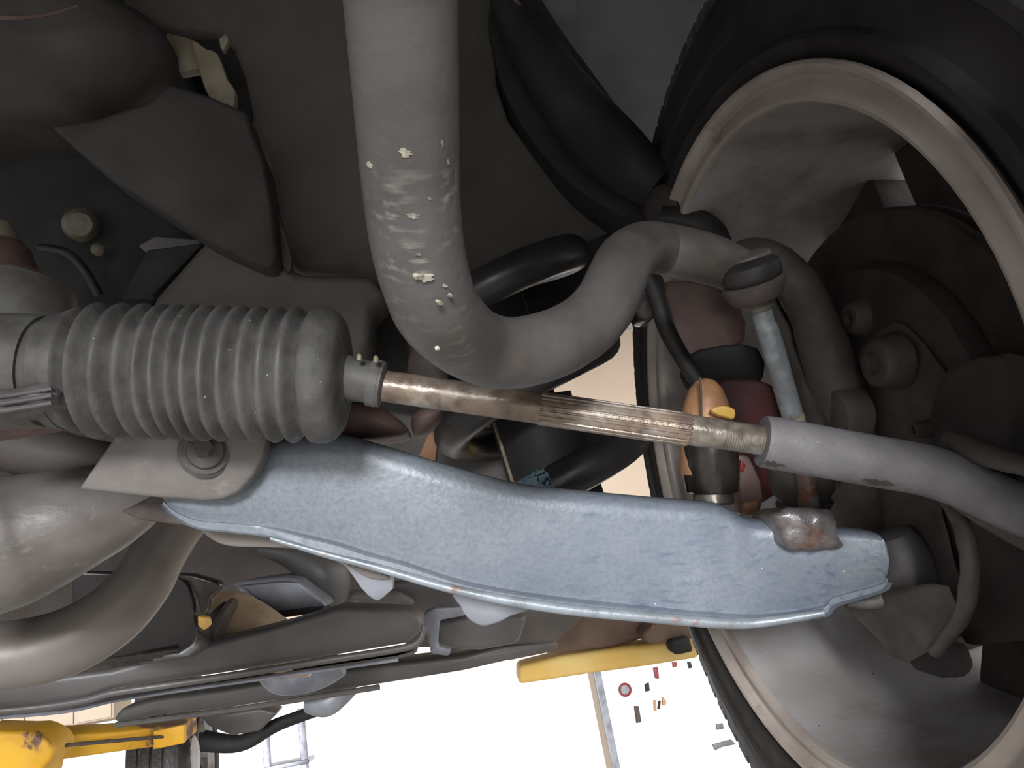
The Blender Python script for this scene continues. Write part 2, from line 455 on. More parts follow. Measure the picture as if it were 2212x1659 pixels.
# hub / steering knuckle
kn = thing('steering_knuckle', P(1860, 1300, 0.45), 'brown cast steering knuckle behind the stabilizer link inside the wheel', 'knuckle')
tube_px(wpath([(1590, 555, 0.010, 30), (1640, 552, 0.020, 38), (1700, 592, 0.030, 44), (1752, 670, 0.034, 48), (1790, 780, 0.034, 54), (1820, 890, 0.040, 62), (1845, 1010, 0.048, 70), (1870, 1130, 0.054, 70), (1900, 1230, 0.054, 60)]), 8, 20).build('upright', knuckle_m, kn, jitter=0.0015)
tube_px(wpath([(1662, 640, 0.022, 15), (1700, 730, 0.024, 20), (1738, 830, 0.024, 24), (1765, 920, 0.022, 28), (1790, 1040, 0.02, 36)]), 8, 14).build('rib', knuckle2_m, kn, jitter=0.001)
wlathe(1800, 900, 0.026, [(-60, 60), (-10, 58), (-2, 54), (0, 50), (0, 1)], 32).build('boss', flake_m, kn, jitter=0.0006)
wlathe(1885, 785, 0.034, [(-60, 62), (-20, 56), (-4, 50), (0, 44), (0, 26), (-10, 24), (-10, 1)]).build('boss', knuckle_m, kn, jitter=0.0006)
wlathe(1832, 690, 0.046, [(-40, 44), (-10, 36), (0, 30), (0, 18), (-12, 16), (-12, 1)], 20).build('bolt_boss', knuckle_m, kn, jitter=0.0006)
pillow([(1850, 860), (1860, 760), (1930, 700), (2000, 740), (2055, 830), (2070, 960), (2030, 1080), (2060, 1240), (2080, 1310), (2030, 1390), (1965, 1432), (1905, 1370), (1850, 1300), (1830, 1100)], inb(0.052), 0.013, 0.006, centre=(1945, 1050)).build('carrier', knuckle_m, kn, jitter=0.003, jscale=40)
tube_px(wpath([(1990, 1000, 0.028, 16), (2050, 1080, 0.022, 18), (2088, 1170, 0.018, 20), (2095, 1260, 0.018, 20), (2070, 1345, 0.020, 18), (2020, 1405, 0.024, 14)]), 8, 14).build('flange', knuckle_m, kn, jitter=0.001)
wlathe(1972, 930, 0.022, [(-40, 20), (0, 18), (0, 9), (-8, 8), (-8, 1)], 16).build('bolt_hole', knuckle2_m, kn)

# brake caliper
ca = thing('brake_caliper', P(2170, 960, 0.35), 'dark grimy brake caliper at the right edge above the tie rod end', 'brake caliper')
pillow([(2040, 890), (2068, 800), (2140, 770), (2260, 790), (2330, 900), (2310, 1040), (2200, 1010), (2100, 985), (2040, 960)], inb(0.045), 0.018, 0.01).build('body', knuckle2_m, ca, jitter=0.002)
tube_px(wpath([(2050, 950, 0.022, 22), (2120, 980, 0.02, 24), (2212, 1005, 0.02, 26), (2300, 1030, 0.02, 26)]), 6, 14).build('bracket', knuckle_m, ca, jitter=0.001)
pillow([(2090, 1110), (2190, 1090), (2290, 1120), (2330, 1300), (2240, 1372), (2150, 1388), (2095, 1380), (2115, 1220)], inb(0.050), 0.012, 0.006).build('backing_plate', knuckle2_m, ca, jitter=0.0015)
plate([(2010, 1432), (2050, 1400), (2070, 1388), (2088, 1396), (2096, 1415), (2102, 1440), (2082, 1462), (2050, 1464), (2025, 1462)], inb(0.04), 0.02, 2).build('clip', black_m, ca, bevel=0.002)

# ball joint between the arm and the knuckle
bj = thing('ball_joint', P(1960, 1300, 0.42), 'grey ball joint with rubber boot at the outer end of the control arm', 'ball joint')
lathe_px((1938, 1180, 0.424), (1988, 1290, 0.424), [(-40, 20), (-30, 42), (0, 54), (40, 60), (80, 58), (96, 48), (104, 54), (124, 42), (134, 46), (160, 32)], 32).build('boot', boot_m, bj)
plate([(1830, 1300), (1905, 1288), (1985, 1270), (2050, 1262), (2078, 1330), (2040, 1395), (1962, 1434), (1905, 1370)], inb(0.024), 0.014).build('socket', knuckle_m, bj, bevel=0.005)
tube_px([(1830, 1300, .424, 10), (1880, 1300, .422, 16), (1930, 1288, .420, 18), (1990, 1258, .416, 14)], 6, 16).build('clamp_ring', housing_m, bj)

# faded red bracket and rusty plate seen through the gap by the orange stop
bk = thing('backing_bracket', P(1550, 900, 0.55), 'reddish brown backing bracket behind the orange bump stop and link rod', 'bracket')
plate([(1440, 604), (1545, 618), (1600, 655), (1612, 735), (1545, 760), (1500, 792), (1470, 750), (1448, 680)], 0.565, 0.012, 2).build('plate', redbrown_m, bk, bevel=0.003)
plate([(1545, 830), (1600, 818), (1670, 830), (1690, 900), (1690, 1060), (1600, 1080), (1550, 960)], 0.53, 0.012, 2).build('red_panel', darkred_m, bk, bevel=0.003)
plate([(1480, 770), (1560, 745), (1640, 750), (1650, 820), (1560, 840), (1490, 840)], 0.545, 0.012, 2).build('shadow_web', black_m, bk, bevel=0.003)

# ------------------------------------------------------------------ lower control arm
ca_root = thing('control_arm', P(1100, 1330, 0.43), 'long blue-grey pressed steel lower control arm crossing the lower middle', 'control arm')
# stations: px, top y, bottom y, depth
ST = [(352, 1020, 1090, .405), (380, 1000, 1118, .405), (430, 975, 1142, .406), (500, 955, 1150, .407), (580, 945, 1160, .408), (660, 935, 1180, .409), (735, 934, 1200, .410), (800, 950, 1222, .411), (870, 971, 1240, .412),
      (1000, 1010, 1282, .414), (1130, 1043, 1306, .416), (1250, 1056, 1322, .418), (1400, 1070, 1338, .420), (1500, 1078, 1348, .421), (1555, 1084, 1352, .422), (1590, 1098, 1353, .4215), (1620, 1115, 1353, .421), (1660, 1120, 1350, .420),
      (1720, 1126, 1342, .418), (1780, 1132, 1329, .414), (1797, 1134, 1310, .413), (1830, 1137, 1299, .410), (1880, 1142, 1284, .406), (1900, 1146, 1277, .4045), (1910, 1152, 1270, .4035), (1917, 1168, 1258, .403)]
PR = [(0.02, 0.045), (0.0, 0.030), (0.0, 0.012), (0.02, 0.0065), (0.06, 0.003), (0.12, 0.0006), (0.2, 0.0), (0.35, -0.001), (0.5, -0.0015), (0.65, -0.001), (0.8, 0.0), (0.86, 0.0014), (0.895, 0.0016), (0.905, -0.002), (0.915, -0.0055), (0.925, -0.0065), (0.985, -0.0068), (1.0, -0.005), (1.0, 0.004), (0.97, 0.03)]
q = cr([tuple(map(float, s)) for s in ST], 3)
def arm_pt(x, t, b, d, v, off):
    return P(x, t + (b - t) * v, d) + BACK * off
n = len(PR)
am = MB(); vs = []; fs = []
for s in q:
    h = s[2] - s[1]
    fade = min(1, max(0, (s[0] - 560) / 120)) * min(1, max(0.0, (1800 - s[0]) / 90))
    for v, off in PR:
        if v > 0.89 and v < 1.0 and off < 0: off = off * fade
        vs.append(arm_pt(*s, v, off))
for i in range(len(q) - 1):
    for k in range(n):
        fs.append((i * n + k, i * n + (k + 1) % n, (i + 1) * n + (k + 1) % n, (i + 1) * n + k))
fs.append(tuple(range(n))); fs.append(tuple((len(q) - 1) * n + k for k in range(n)))
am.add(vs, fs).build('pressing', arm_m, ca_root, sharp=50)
# rolled lower flange edge
fl = cr([(585, 1163, .403, 5), (700, 1196, .404, 8), (800, 1222, .4045, 9), (1000, 1278, .406, 10), (1200, 1313, .409, 12), (1400, 1333, .412, 12), (1560, 1346, .414, 12), (1650, 1344, .414, 11), (1780, 1324, .408, 8)], 8)
sweep(MB(), [P(a, b, d) for a, b, d, r in fl], [r * d / F for a, b, d, r in fl], 12).build('flange', armedge_m, ca_root)
# weld lump on the top edge
pillow([(1672, 1108), (1700, 1096), (1760, 1097), (1795, 1102), (1802, 1135), (1808, 1160), (1818, 1180), (1790, 1186), (1730, 1188), (1695, 1178), (1688, 1150), (1672, 1125)], 0.409, 0.005, 0.03, 4).build('weld_bead', weld_m, ca_root, jitter=0.0012, jscale=150)
# hooked end of the lower pressing seen below the arm
plate([(432, 1139), (500, 1143), (560, 1150), (600, 1166), (700, 1196), (840, 1245), (795, 1248), (720, 1205), (640, 1186), (560, 1182), (500, 1180), (462, 1168)], 0.425, 0.006, 3).build('lower_flange', pipe_m, ca_root, bevel=0.0015)
plate([(700, 1197), (850, 1246), (826, 1292), (806, 1294), (780, 1270), (745, 1222)], 0.43, 0.005, 2).build('tab', alum_m, ca_root, bevel=0.001)
tabm = plate([(985, 1280), (1140, 1312), (1105, 1330), (1075, 1345), (1040, 1352), (1010, 1335), (995, 1310)], 0.43, 0.005, 3); tabm.build('tab', alum_m, ca_root, bevel=0.001)

# ------------------------------------------------------------------ subframe ear with bolt, crossmember and pipes at lower left
se = thing('subframe_bracket', P(380, 1085, 0.395), 'grey rounded subframe bracket with round bolt under the rubber bellows', 'bracket')
plate([(168, 1056), (200, 1010), (235, 960), (260, 915), (560, 900), (577, 945), (568, 990), (545, 1030), (515, 1062), (480, 1078), (440, 1082), (330, 1073)], 0.392, 0.011).build('ear', frame_m if False else cross_m, se, bevel=0.0018)
lathe_px((445, 975, 0.392), (440, 970, 0.37), [(0, 58), (6, 58), (12, 50), (16, 50), (16, 40), (30, 36), (34, 20), (34, 1)], 36).build('washer', housing_m, se)
lathe_px((438, 965, 0.385), (434, 960, 0.365), [(0, 24), (18, 24), (22, 20), (22, 1)], 6).build('bolt_head', frame_m, se, sharp=20)
plate([(262, 1104), (330, 1070), (372, 1075), (440, 1140), (370, 1132), (300, 1123)], 0.43, 0.008).build('lower_ear', flake_m, se, bevel=0.001)

cm = thing('subframe_crossmember', P(100, 1330, 0.46), 'broad curved grey steel crossmember below the steering rack at left edge', 'crossmember')
tube_px([(390, 985, 0.49, 40), (330, 1035, 0.48, 68), (250, 1085, 0.47, 92), (165, 1120, 0.46, 112), (80, 1150, 0.455, 132), (0, 1172, 0.45, 148), (-120, 1190, 0.45, 160), (-300, 1200, 0.45, 165)], 6, 36).build('tube', cross_m, cm)
tube_px([(-60, 930, 0.47, 60), (60, 970, 0.47, 60), (160, 990, 0.475, 50), (260, 1000, 0.48, 40)], 6, 20).build('upper_edge', frame_m, cm)

o = tube_px([(470, 1060, 0.63, 54), (395, 1115, 0.62, 58), (345, 1190, 0.61, 58), (305, 1262, 0.60, 62), (235, 1335, 0.59, 68), (130, 1392, 0.58, 72), (0, 1418, 0.57, 72), (-140, 1430, 0.56, 72)], 8, 32).build('exhaust_pipe', pipe_m)
tag(o, 'smooth grey bent pipe curving below the broad crossmember at lower left', 'pipe')

# ------------------------------------------------------------------ gearbox pan
gp = thing('gearbox_pan', P(330, 1445, 0.82), 'glossy black ribbed gearbox pan behind the bent grey pipe', 'oil pan')
plate([(150, 1230), (330, 1236), (395, 1243), (412, 1262), (424, 1300), (428, 1370), (418, 1392), (385, 1412), (300, 1424), (160, 1436)], lin(150, 0.80, 430, 0.84), 0.16, direction=Vector((-0.12, 1, 0.05)).normalized()).build('pan', pan_m, gp, bevel=0.014, seg=5)
for k, (x0, y0, x1, y1) in enumerate([(386, 1402, 210, 1428), (372, 1409, 190, 1434), (352, 1416, 160, 1442), (330, 1424, 120, 1450), (300, 1432, 90, 1458)]):
    tube_px([(x0, y0, 0.83, 4), ((x0 + x1) / 2, (y0 + y1) / 2 , 0.82, 5), (x1, y1, 0.81, 4)], 4, 8).build('rib', gloss_m, gp)
plate([(356, 1238), (412, 1240), (470, 1256), (478, 1268), (452, 1290), (446, 1318), (432, 1330), (426, 1290), (410, 1258)], 0.83, 0.02).build('flange', gloss_m, gp, bevel=0.003)
plate([(426, 1330), (448, 1334), (452, 1350), (440, 1362), (427, 1352)], 0.835, 0.012).build('plug', yellow_m, gp, bevel=0.002)

# ------------------------------------------------------------------ stabilizer (anti-roll) bar
RB = 0.0125
bar = thing('stabilizer_bar', P(1100, 840, 0.27), 'thick grey stabilizer bar bent in a U down the middle', 'stabilizer bar')
bp = [(855, -160, 132), (862, -60, 127), (866, 0, 124), (877, 200, 115), (888, 400, 106), (901, 523, 101), (921, 610, 97), (951, 680, 92), (1020, 742, 82), (1098, 763, 78), (1188, 745, 75), (1262, 706, 71), (1308, 655, 68), (1332, 602, 65), (1354, 560, 62), (1390, 537, 58), (1430, 537, 56), (1490, 549, 55.5), (1540, 563, 54), (1580, 576, 53), (1615, 590, 52), (1645, 602, 51)]
pts = cr([tuple(P(a, b, min(F * RB / r, 0.404))) + (RB * (1.0 if a < 1560 or b < 300 else (0.92 if a < 1600 else (0.8 if a < 1630 else 0.62))),) for a, b, r in bp], 6)
sweep(MB(), [Vector(t[:3]) for t in pts], [t[3] for t in pts], 28).build('bar', bar_m, bar)
# flattened eye at the end
lathe_px((1612, 548, 0.397), (1634, 626, 0.401), [(0, 40), (4, 50), (40, 54), (60, 50), (62, 30)], 32).build('eye', bar_m, bar, bevel=0.0)
def scrape(a, b, ln, wd, ang, lift, pts=pts, name='paint_chip', m=scrape_m, root=bar):
    """a chip of bare metal lying on the bar surface, facing the lens side of the tube"""
    best = min(range(len(pts)), key=lambda i: (P(a, b, 1) - CAM).normalized().cross(Vector(pts[i][:3]) - CAM).length)
    c0 = Vector(pts[best][:3]); tan = (Vector(pts[best + 1][:3]) - Vector(pts[best - 1][:3])).normalized()
    ray = (P(a, b, 1) - CAM).normalized()
    # nearest hit of the ray with the tube
    RB = pts[best][3]; w0 = CAM - c0; rp = ray - tan * ray.dot(tan); wp = w0 - tan * w0.dot(tan)
    A_, B_, C_ = rp.dot(rp), 2 * rp.dot(wp), wp.dot(wp) - RB * RB
    disc = max(B_ * B_ - 4 * A_ * C_, 0)
    hit = CAM + ray * ((-B_ - math.sqrt(disc)) / (2 * A_))
    nrm = (hit - c0); nrm = (nrm - tan * nrm.dot(tan)).normalized()
    u = tan * math.cos(ang) + nrm.cross(tan) * math.sin(ang); w = nrm.cross(u)
    k = 22; vs = []
    jag = [0.45 + 0.7 * random.random() for _ in range(k)]
    for h, sc in ((-0.0008, 1.0), (lift, 0.9)):
        for i in range(k):
            t = 2 * math.pi * i / k
            rr = sc * jag[i]
            p = hit + u * math.cos(t) * ln * rr + w * math.sin(t) * wd * rr
            pn = p - c0; pn = pn - tan * pn.dot(tan)
            vs.append(p - pn + pn.normalized() * (RB + h))
    fs = [tuple(range(k - 1, -1, -1)), tuple(range(k, 2 * k))] + [(i, (i + 1) % k, k + (i + 1) % k, k + i) for i in range(k)]
    MB().add(vs, fs).build(name, m, root)
for a, b, ln, wd, ang in [(876, 330, .0022, .0013, 1.5), (799, 356, .0010, .0012, 0.3), (893, 466, .0022, .0010, 1.4), (918, 600, .0030, .0014, 1.2), (905, 550, .0012, .0006, 1.0), (962, 618, .0012, .0004, .6), (950, 655, .0014, .0005, .6), (975, 640, .0010, .0005, .4), (930, 430, .0014, .0004, .9), (955, 310, .0010, .0004, .2), (968, 350, .0012, .0004, .3), (945, 755, .0008, .0006, .2)]:
    scrape(a, b, ln, wd, ang, 0.00018)
def scuff_mottle(m, centre, radius, tint, ang):
    """streaky patch (rubbed wear on the bar, mottling on the arm), laid over the paint of m (object coordinates)"""
    nt = m.node_tree; bs = nt.nodes['Principled BSDF']
    old = bs.inputs['Base Color'].links[0].from_socket
    tc = nt.nodes.new('ShaderNodeTexCoord')
    mp = nt.nodes.new('ShaderNodeMapping'); mp.inputs['Rotation'].default_value = ang; mp.inputs['Scale'].default_value = (0.18, 1, 1)
    nz = nt.nodes.new('ShaderNodeTexNoise'); nz.inputs['Scale'].default_value = 420; nz.inputs['Detail'].default_value = 5
    nt.links.new(tc.outputs['Object'], mp.inputs[0]); nt.links.new(mp.outputs[0], nz.inputs['Vector'])
    n2 = nt.nodes.new('ShaderNodeTexNoise'); n2.inputs['Scale'].default_value = 60
    nt.links.new(tc.outputs['Object'], n2.inputs['Vector'])
    ds = nt.nodes.new('ShaderNodeVectorMath'); ds.operation = 'DISTANCE'; ds.inputs[1].default_value = centre
    nt.links.new(tc.outputs['Object'], ds.inputs[0])
    r1 = nt.nodes.new('ShaderNodeMapRange'); r1.inputs['From Min'].default_value = radius; r1.inputs['From Max'].default_value = radius * 0.3
    nt.links.new(ds.outputs['Value'], r1.inputs[0])
    r2 = nt.nodes.new('ShaderNodeMapRange'); r2.inputs['From Min'].default_value = 0.5; r2.inputs['From Max'].default_value = 0.72
    nt.links.new(nz.outputs[0], r2.inputs[0])
    r3 = nt.nodes.new('ShaderNodeMapRange'); r3.inputs['From Min'].default_value = 0.42; r3.inputs['From Max'].default_value = 0.6
    nt.links.new(n2.outputs[0], r3.inputs[0])
    m1 = nt.nodes.new('ShaderNodeMath'); m1.operation = 'MULTIPLY'; nt.links.new(r1.outputs[0], m1.inputs[0]); nt.links.new(r2.outputs[0], m1.inputs[1])
    m2 = nt.nodes.new('ShaderNodeMath'); m2.operation = 'MULTIPLY'; nt.links.new(m1.outputs[0], m2.inputs[0]); nt.links.new(r3.outputs[0], m2.inputs[1])
    mx = nt.nodes.new('ShaderNodeMix'); mx.data_type = 'RGBA'; mx.inputs[7].default_value = tint
    nt.links.new(m2.outputs[0], mx.inputs[0]); nt.links.new(old, mx.inputs[6]); nt.links.new(mx.outputs[2], bs.inputs['Base Color'])
scuff_mottle(bar_m, P(955, 540, 0.198) - Vector(bar.location), 0.032, C(158, 154, 146), (0.3, -0.8, 0.2))
scuff_mottle(bar_m, P(1010, 740, 0.235) - Vector(bar.location), 0.030, C(146, 134, 118), (0.2, -0.5, 0.7))
scuff_mottle(arm_m, P(1760, 1240, 0.41) - Vector(ca_root.location), 0.20, C(84, 95, 116), (0.1, 0.3, 0.2))  # darker blue mottling, densest at the outer end of the arm
scuff_mottle(arm_m, P(1700, 1230, 0.41) - Vector(ca_root.location), 0.16, C(112, 121, 138), (0.9, 0.1, 1.3))

# stabilizer link
lk = thing('stabilizer_link', P(1716, 910, 0.415), 'thin upright grey steel link rod hanging from the stabilizer bar end', 'link rod')
up_a, dn_a = (1637, 640, 0.392), (1712, 905, 0.408)
lathe_px((1614, 560, 0.392), (1640, 652, 0.396), [(0, 20), (4, 50), (14, 64), (36, 66), (48, 62), (52, 58)], 36).build('rubber_bushing', blackrub_m, lk)
lathe_px((1625, 606, 0.393), (1644, 672, 0.397), [(0, 62), (6, 68), (14, 68), (40, 56), (44, 50)], 36).build('cup_washer', flake_m, lk)
lathe_px((1634, 640, 0.394), (1652, 700, 0.398), [(0, 36), (6, 38), (12, 32), (26, 30), (26, 24)], 24).build('spacer', bolt_m, lk)
tube_px([(1638, 650, 0.396, 24), (1652, 700, 0.398, 23), (1660, 720, 0.399, 25), (1684, 800, 0.403, 24), (1704, 870, 0.407, 23.5), (1722, 930, 0.410, 23), (1738, 1010, 0.420, 22), (1748, 1100, 0.426, 22)], 4, 20).build('rod', zinc_m, lk)
lathe_px((1716, 910, 0.406), (1706, 880, 0.404), [(0, 24), (8, 25), (12, 23)], 20).build('collar', beige_m, lk)
lathe_px((1730, 1020, 0.440), (1738, 1100, 0.444), [(-30, 58), (-20, 68), (10, 70), (40, 66), (60, 52), (70, 60), (90, 50)], 30).build('rubber_bushing', knuckle_m, lk, jitter=0.001)

# ------------------------------------------------------------------ steering rack with bellows
rk = thing('steering_rack', P(60, 950, 0.35), 'grey steering rack with ribbed rubber bellows at left', 'steering rack')
A, B = (120, 798, 0.352), (745, 812, 0.352)
prof = [(0, 118), (18, 122)]
ribs = [57, 97, 148, 195, 235, 267, 300, 329, 365, 401, 441, 481, 520]
for i, r in enumerate(ribs):
    g = (ribs[i + 1] - r) if i + 1 < len(ribs) else 46
    hi = 146 + min(i, 6) * 0.3 if i else 136
    lo_ = hi - (19 if g < 44 else 24)
    for t in range(8):
        a = t / 8.0
        v = (0.5 + 0.5 * math.cos(2 * math.pi * a)) ** 0.75
        prof.append((r + g * a, lo_ + (hi - lo_) * v))
prof += [(566, 146), (574, 148), (590, 146), (606, 138), (618, 124), (624, 104), (626, 84), (628, 60), (632, 52)]
lathe_px(A, B, prof, 64, cap=True).build('bellows', rubber_m, rk, sharp=60)
lathe_px((742, 815, 0.352), (832, 832, 0.352), [(-10, 44), (0, 50), (40, 46), (60, 46), (62, 50), (86, 50), (88, 44), (90, 38)], 36).build('bellows_neck', rubber_m, rk)
lathe_px((800, 826, 0.352), (832, 832, 0.352), [(0, 48), (0, 51.5), (20, 51.5), (20, 48)], 36).build('clamp_band', housing_m, rk)
for x, y in ((776, 778), (812, 782)):
    lathe_px((x, y, 0.340), (x, y - 12, 0.340), [(0, 6), (10, 6), (14, 3)], 10).build('clamp_screw', beige_m, rk)
lathe_px((-160, 800, 0.352), (150, 803, 0.352), [(0, 128), (120, 126), (230, 124), (262, 120), (262, 112), (300, 112)], 48).build('housing', housing_m, rk, jitter=0.0006)
lathe_px((128, 803, 0.352), (150, 803, 0.352), [(0, 120), (0, 126), (22, 126), (22, 120)], 48).build('clamp_band', rubber_m, rk)
pillow([(-60, 850), (20, 842), (100, 828), (130, 842), (120, 868), (70, 890), (20, 905), (-60, 915)], 0.328, 0.006, 0.02, 4).build('fitting', boot_m, rk, jitter=0.001, jscale=120)
for k, yy in enumerate((851, 866, 882)):
    tube_px([(-40, yy + 10, 0.322, 6), (40, yy, 0.322, 6), (112, yy - 12, 0.324, 5)], 4, 8).build('fitting_ridge', boot_m, rk)
tube_px([(-120, 925, 0.37, 40), (-20, 918, 0.37, 38), (60, 912, 0.37, 34), (130, 900, 0.37, 30)], 5, 18).build('lower_lug', redbrown_m, rk, jitter=0.002)
# pinion tower with rusty cap
tube_px([(60, 760, 0.40, 110), (40, 680, 0.40, 108), (50, 630, 0.405, 104)], 5, 30).build('pinion_tower', housing_m, rk, jitter=0.001)
lathe_px((20, 612, 0.40), (5, 520, 0.405), [(0, 60), (12, 66), (20, 60), (70, 52), (90, 40), (96, 28)], 28).build('pinion_cap', redbrown_m, rk)
lathe_px((5, 520, 0.40), (0, 470, 0.403), [(0, 28), (20, 26), (40, 18)], 18).build('pinion_nut', beige_m, rk)

# ------------------------------------------------------------------ tie rod
tr = thing('tie_rod', P(1250, 930, 0.354), 'brown rusty tie rod running right from the bellows with fluted middle', 'tie rod')
T0, T1 = (818, 832, 0.353), (1645, 951, 0.350)
lathe_px(T0, T1, [(0, 30), (3, 34), (60, 34.5), (345, 34), (352, 35.5)], 36).build('shaft', rust_m, tr)
lathe_px(T0, T1, [(346, 32), (352, 36), (400, 36.4), (640, 36.4), (672, 36.2), (678, 32)], 120, rfun=lambda a: 1 - 0.075 * (1 if math.sin(a * 20) > 0.55 else 0)).build('fluted_section', rust_m, tr, sharp=25)
lathe_px(T0, T1, [(670, 33), (700, 33), (745, 32)], 36).build('shank', steel_m, tr)
th = [(742, 31)]
for i in range(18): th += [(745 + i * 5.2, 30), (747.6 + i * 5.2, 32)]
lathe_px(T0, T1, th, 36).build('threaded_section', steel_m, tr, sharp=70)

te = thing('tie_rod_end', P(1850, 1060, 0.35), 'thick grey speckled tie rod end sleeve bending down to the right edge', 'tie rod end')
sl = [(1646, 953, .350, 52), (1652, 954, .350, 56), (1700, 962, .350, 57), (1800, 980, .349, 56), (1900, 998, .348, 56), (1990, 1014, .346, 56), (2060, 1035, .343, 56), (2120, 1062, .337, 55), (2180, 1090, .330, 55), (2260, 1120, .322, 58), (2360, 1150, .315, 60)]
tube_px(sl, 6, 32).build('sleeve', sleeve_m, te)
slp = cr([tuple(P(a, b, d)) + (r * d / F,) for a, b, d, r in sl], 6)
for x, y, ln in ((1672, 1003, 0.0062), (1895, 1042, 0.0070)):
    scrape(x, y, ln, 0.0024, 0.0, 0.00025, slp, 'bare_patch', flake_m, te)
tube_px([(2060, 1080, .345, 18), (2130, 1115, .338, 26), (2212, 1155, .33, 34), (2300, 1180, .322, 40)], 6, 16).build('lower_web', knuckle_m, te, jitter=0.001)

# ------------------------------------------------------------------ bump stop behind the tie rod
bs = thing('bump_stop', P(1545, 1085, 0.455), 'domed rusty orange stop on glossy black cylinder behind the tie rod', 'bump stop')
lathe_px((1530, 1085, 0.46), (1524, 812, 0.465), [(60, 60), (110, 58), (160, 56), (190, 54), (220, 46), (245, 36), (262, 22), (268, 8), (269, 0.5)], 36).build('dome', orange_m, bs)
lathe_px((1540, 1085, 0.458), (1530, 900, 0.461), [(18, 44), (24, 56), (60, 60), (120, 60), (140, 58)], 36).build('cylinder', gloss_m, bs)
lathe_px((1542, 1092, 0.456), (1538, 1050, 0.458), [(0, 40), (4, 44), (24, 44), (30, 38)], 32).build('washer', steel_m, bs)
plate([(1535, 885), (1560, 876), (1588, 884), (1586, 905), (1568, 900), (1552, 896)], 0.441, 0.005, 2).build('chipped_flake', yellow_m, bs, bevel=0.0008)
tube_px([(1512, 815, .45, 2.5), (1514, 850, .446, 2.5), (1515, 905, .4438, 2.5)], 4, 6).build('scored_line', flake_m, bs)
plate([(1592, 980), (1620, 985), (1645, 1040), (1652, 1075), (1640, 1112), (1600, 1112)], 0.462, 0.012).build('side_plate', redbrown_m, bs, bevel=0.002)
plate([(1600, 992), (1612, 1005), (1606, 1020), (1598, 1018)], 0.4605, 0.004).build('paint_flake', red_m, bs, bevel=0.0006)
plate([(1603, 1085), (1640, 1080), (1645, 1112), (1606, 1112)], 0.46, 0.01).build('base', orange_m, bs, bevel=0.002)

# black brake hose from the bar end down to the stop
o = tube_px([(1400, 600, .50, 20), (1418, 640, .50, 20), (1440, 710, .50, 19), (1475, 775, .50, 18), (1510, 830, .50, 18), (1530, 900, .50, 18)], 8, 14).build('brake_hose', blackrub_m)
tag(o, 'thin black hose hanging behind the stabilizer bar bend beside the rim', 'hose')
hc = plate([(1372, 640), (1390, 600), (1430, 590), (1440, 640), (1410, 690), (1376, 686)], 0.50, 0.02, 2).build('hose_clip', gloss_m, bevel=0.003)
tag(hc, 'small dark metal clip behind the upper bend of the stabilizer bar', 'clip')

# ------------------------------------------------------------------ coil spring and what stands behind it
sp_m = MB()
def spring_path():
    base, topp = P(1218, 1085, 0.55), P(1048, 560, 0.57)
    axis = (topp - base).normalized()
    e1 = (RIGHT - axis * RIGHT.dot(axis)).normalized(); e2 = axis.cross(e1)
    out = []
    turns = 2.72; R = 0.060
    L = (topp - base).length
    for i in range(int(turns * 40) + 1):
        t = i / 40.0
        a = 2 * math.pi * t + SP0
        out.append(base + axis * (L * t / turns) + (e1 * math.cos(a) + e2 * math.sin(a)) * R)
    return out
SP0 = -2 * math.pi * 0.487
sp = spring_path()
spt = thing('coil_spring', P(1165, 1075, 0.56), 'black coil spring standing behind the bend of the stabilizer bar', 'coil spring')
sweep(MB(), sp, [0.0128] * len(sp), 16).build('coil', spring_m, spt)
sweep(MB(), sp[2:10], [0.0131] * 8, 16).build('paint_mark', bluetape_m, spt)

sh = thing('shock_absorber', P(1190, 1075, 0.58), 'dark grey shock absorber tube inside the coil spring', 'shock absorber')
lathe_px((1218, 1110, 0.575), (1140, 860, 0.58), [(0, 96), (100, 96), (250, 94), (256, 60), (520, 58)], 40).build('body', black_m, sh)
tube_px([(1062, 900, .556, 4), (1082, 960, .552, 4), (1110, 1050, .55, 4)], 4, 8).build('seam', beige_m, sh)

br = thing('spring_bracket', P(1010, 1030, 0.62), 'grey bracket with triangular hole showing red paint behind the spring', 'bracket')
# plate with a triangular opening: built as an outer ring and an inner ring joined
outer = [(925, 1005), (935, 940), (960, 905), (1010, 890), (1068, 895), (1085, 960), (1112, 1060), (1000, 1060)]
inner = [(1000, 972), (1020, 945), (1045, 922), (1058, 912), (1064, 930), (1072, 960), (1076, 985), (1035, 990)]
rm = MB()
for off in (0.0, 0.012):
    rm.add([P(x, y, 0.60) + BACK * off for x, y in outer + inner], [])
k = 8
for i in range(k):
    j = (i + 1) % k
    rm.f += [(i, j, k + j, k + i), (2 * k + i, 3 * k + i, 3 * k + j, 2 * k + j), (i, 2 * k + i, 2 * k + j, j), (k + i, k + j, 3 * k + j, 3 * k + i)]
rm.build('plate', rail_m, br, bevel=0.0015)
plate([(985, 900), (1100, 890), (1110, 1010), (990, 1010)], 0.64, 0.01).build('red_panel', red_m, br, bevel=0.001)
tube_px([(1000, 978, .632, 6), (1078, 970, .632, 6)], 2, 8).build('red_bead', red_m, br)
plate([(905, 985), (925, 935), (948, 930), (940, 1005), (915, 1010)], 0.595, 0.01).build('yellow_tab', orange_m, br, bevel=0.001)

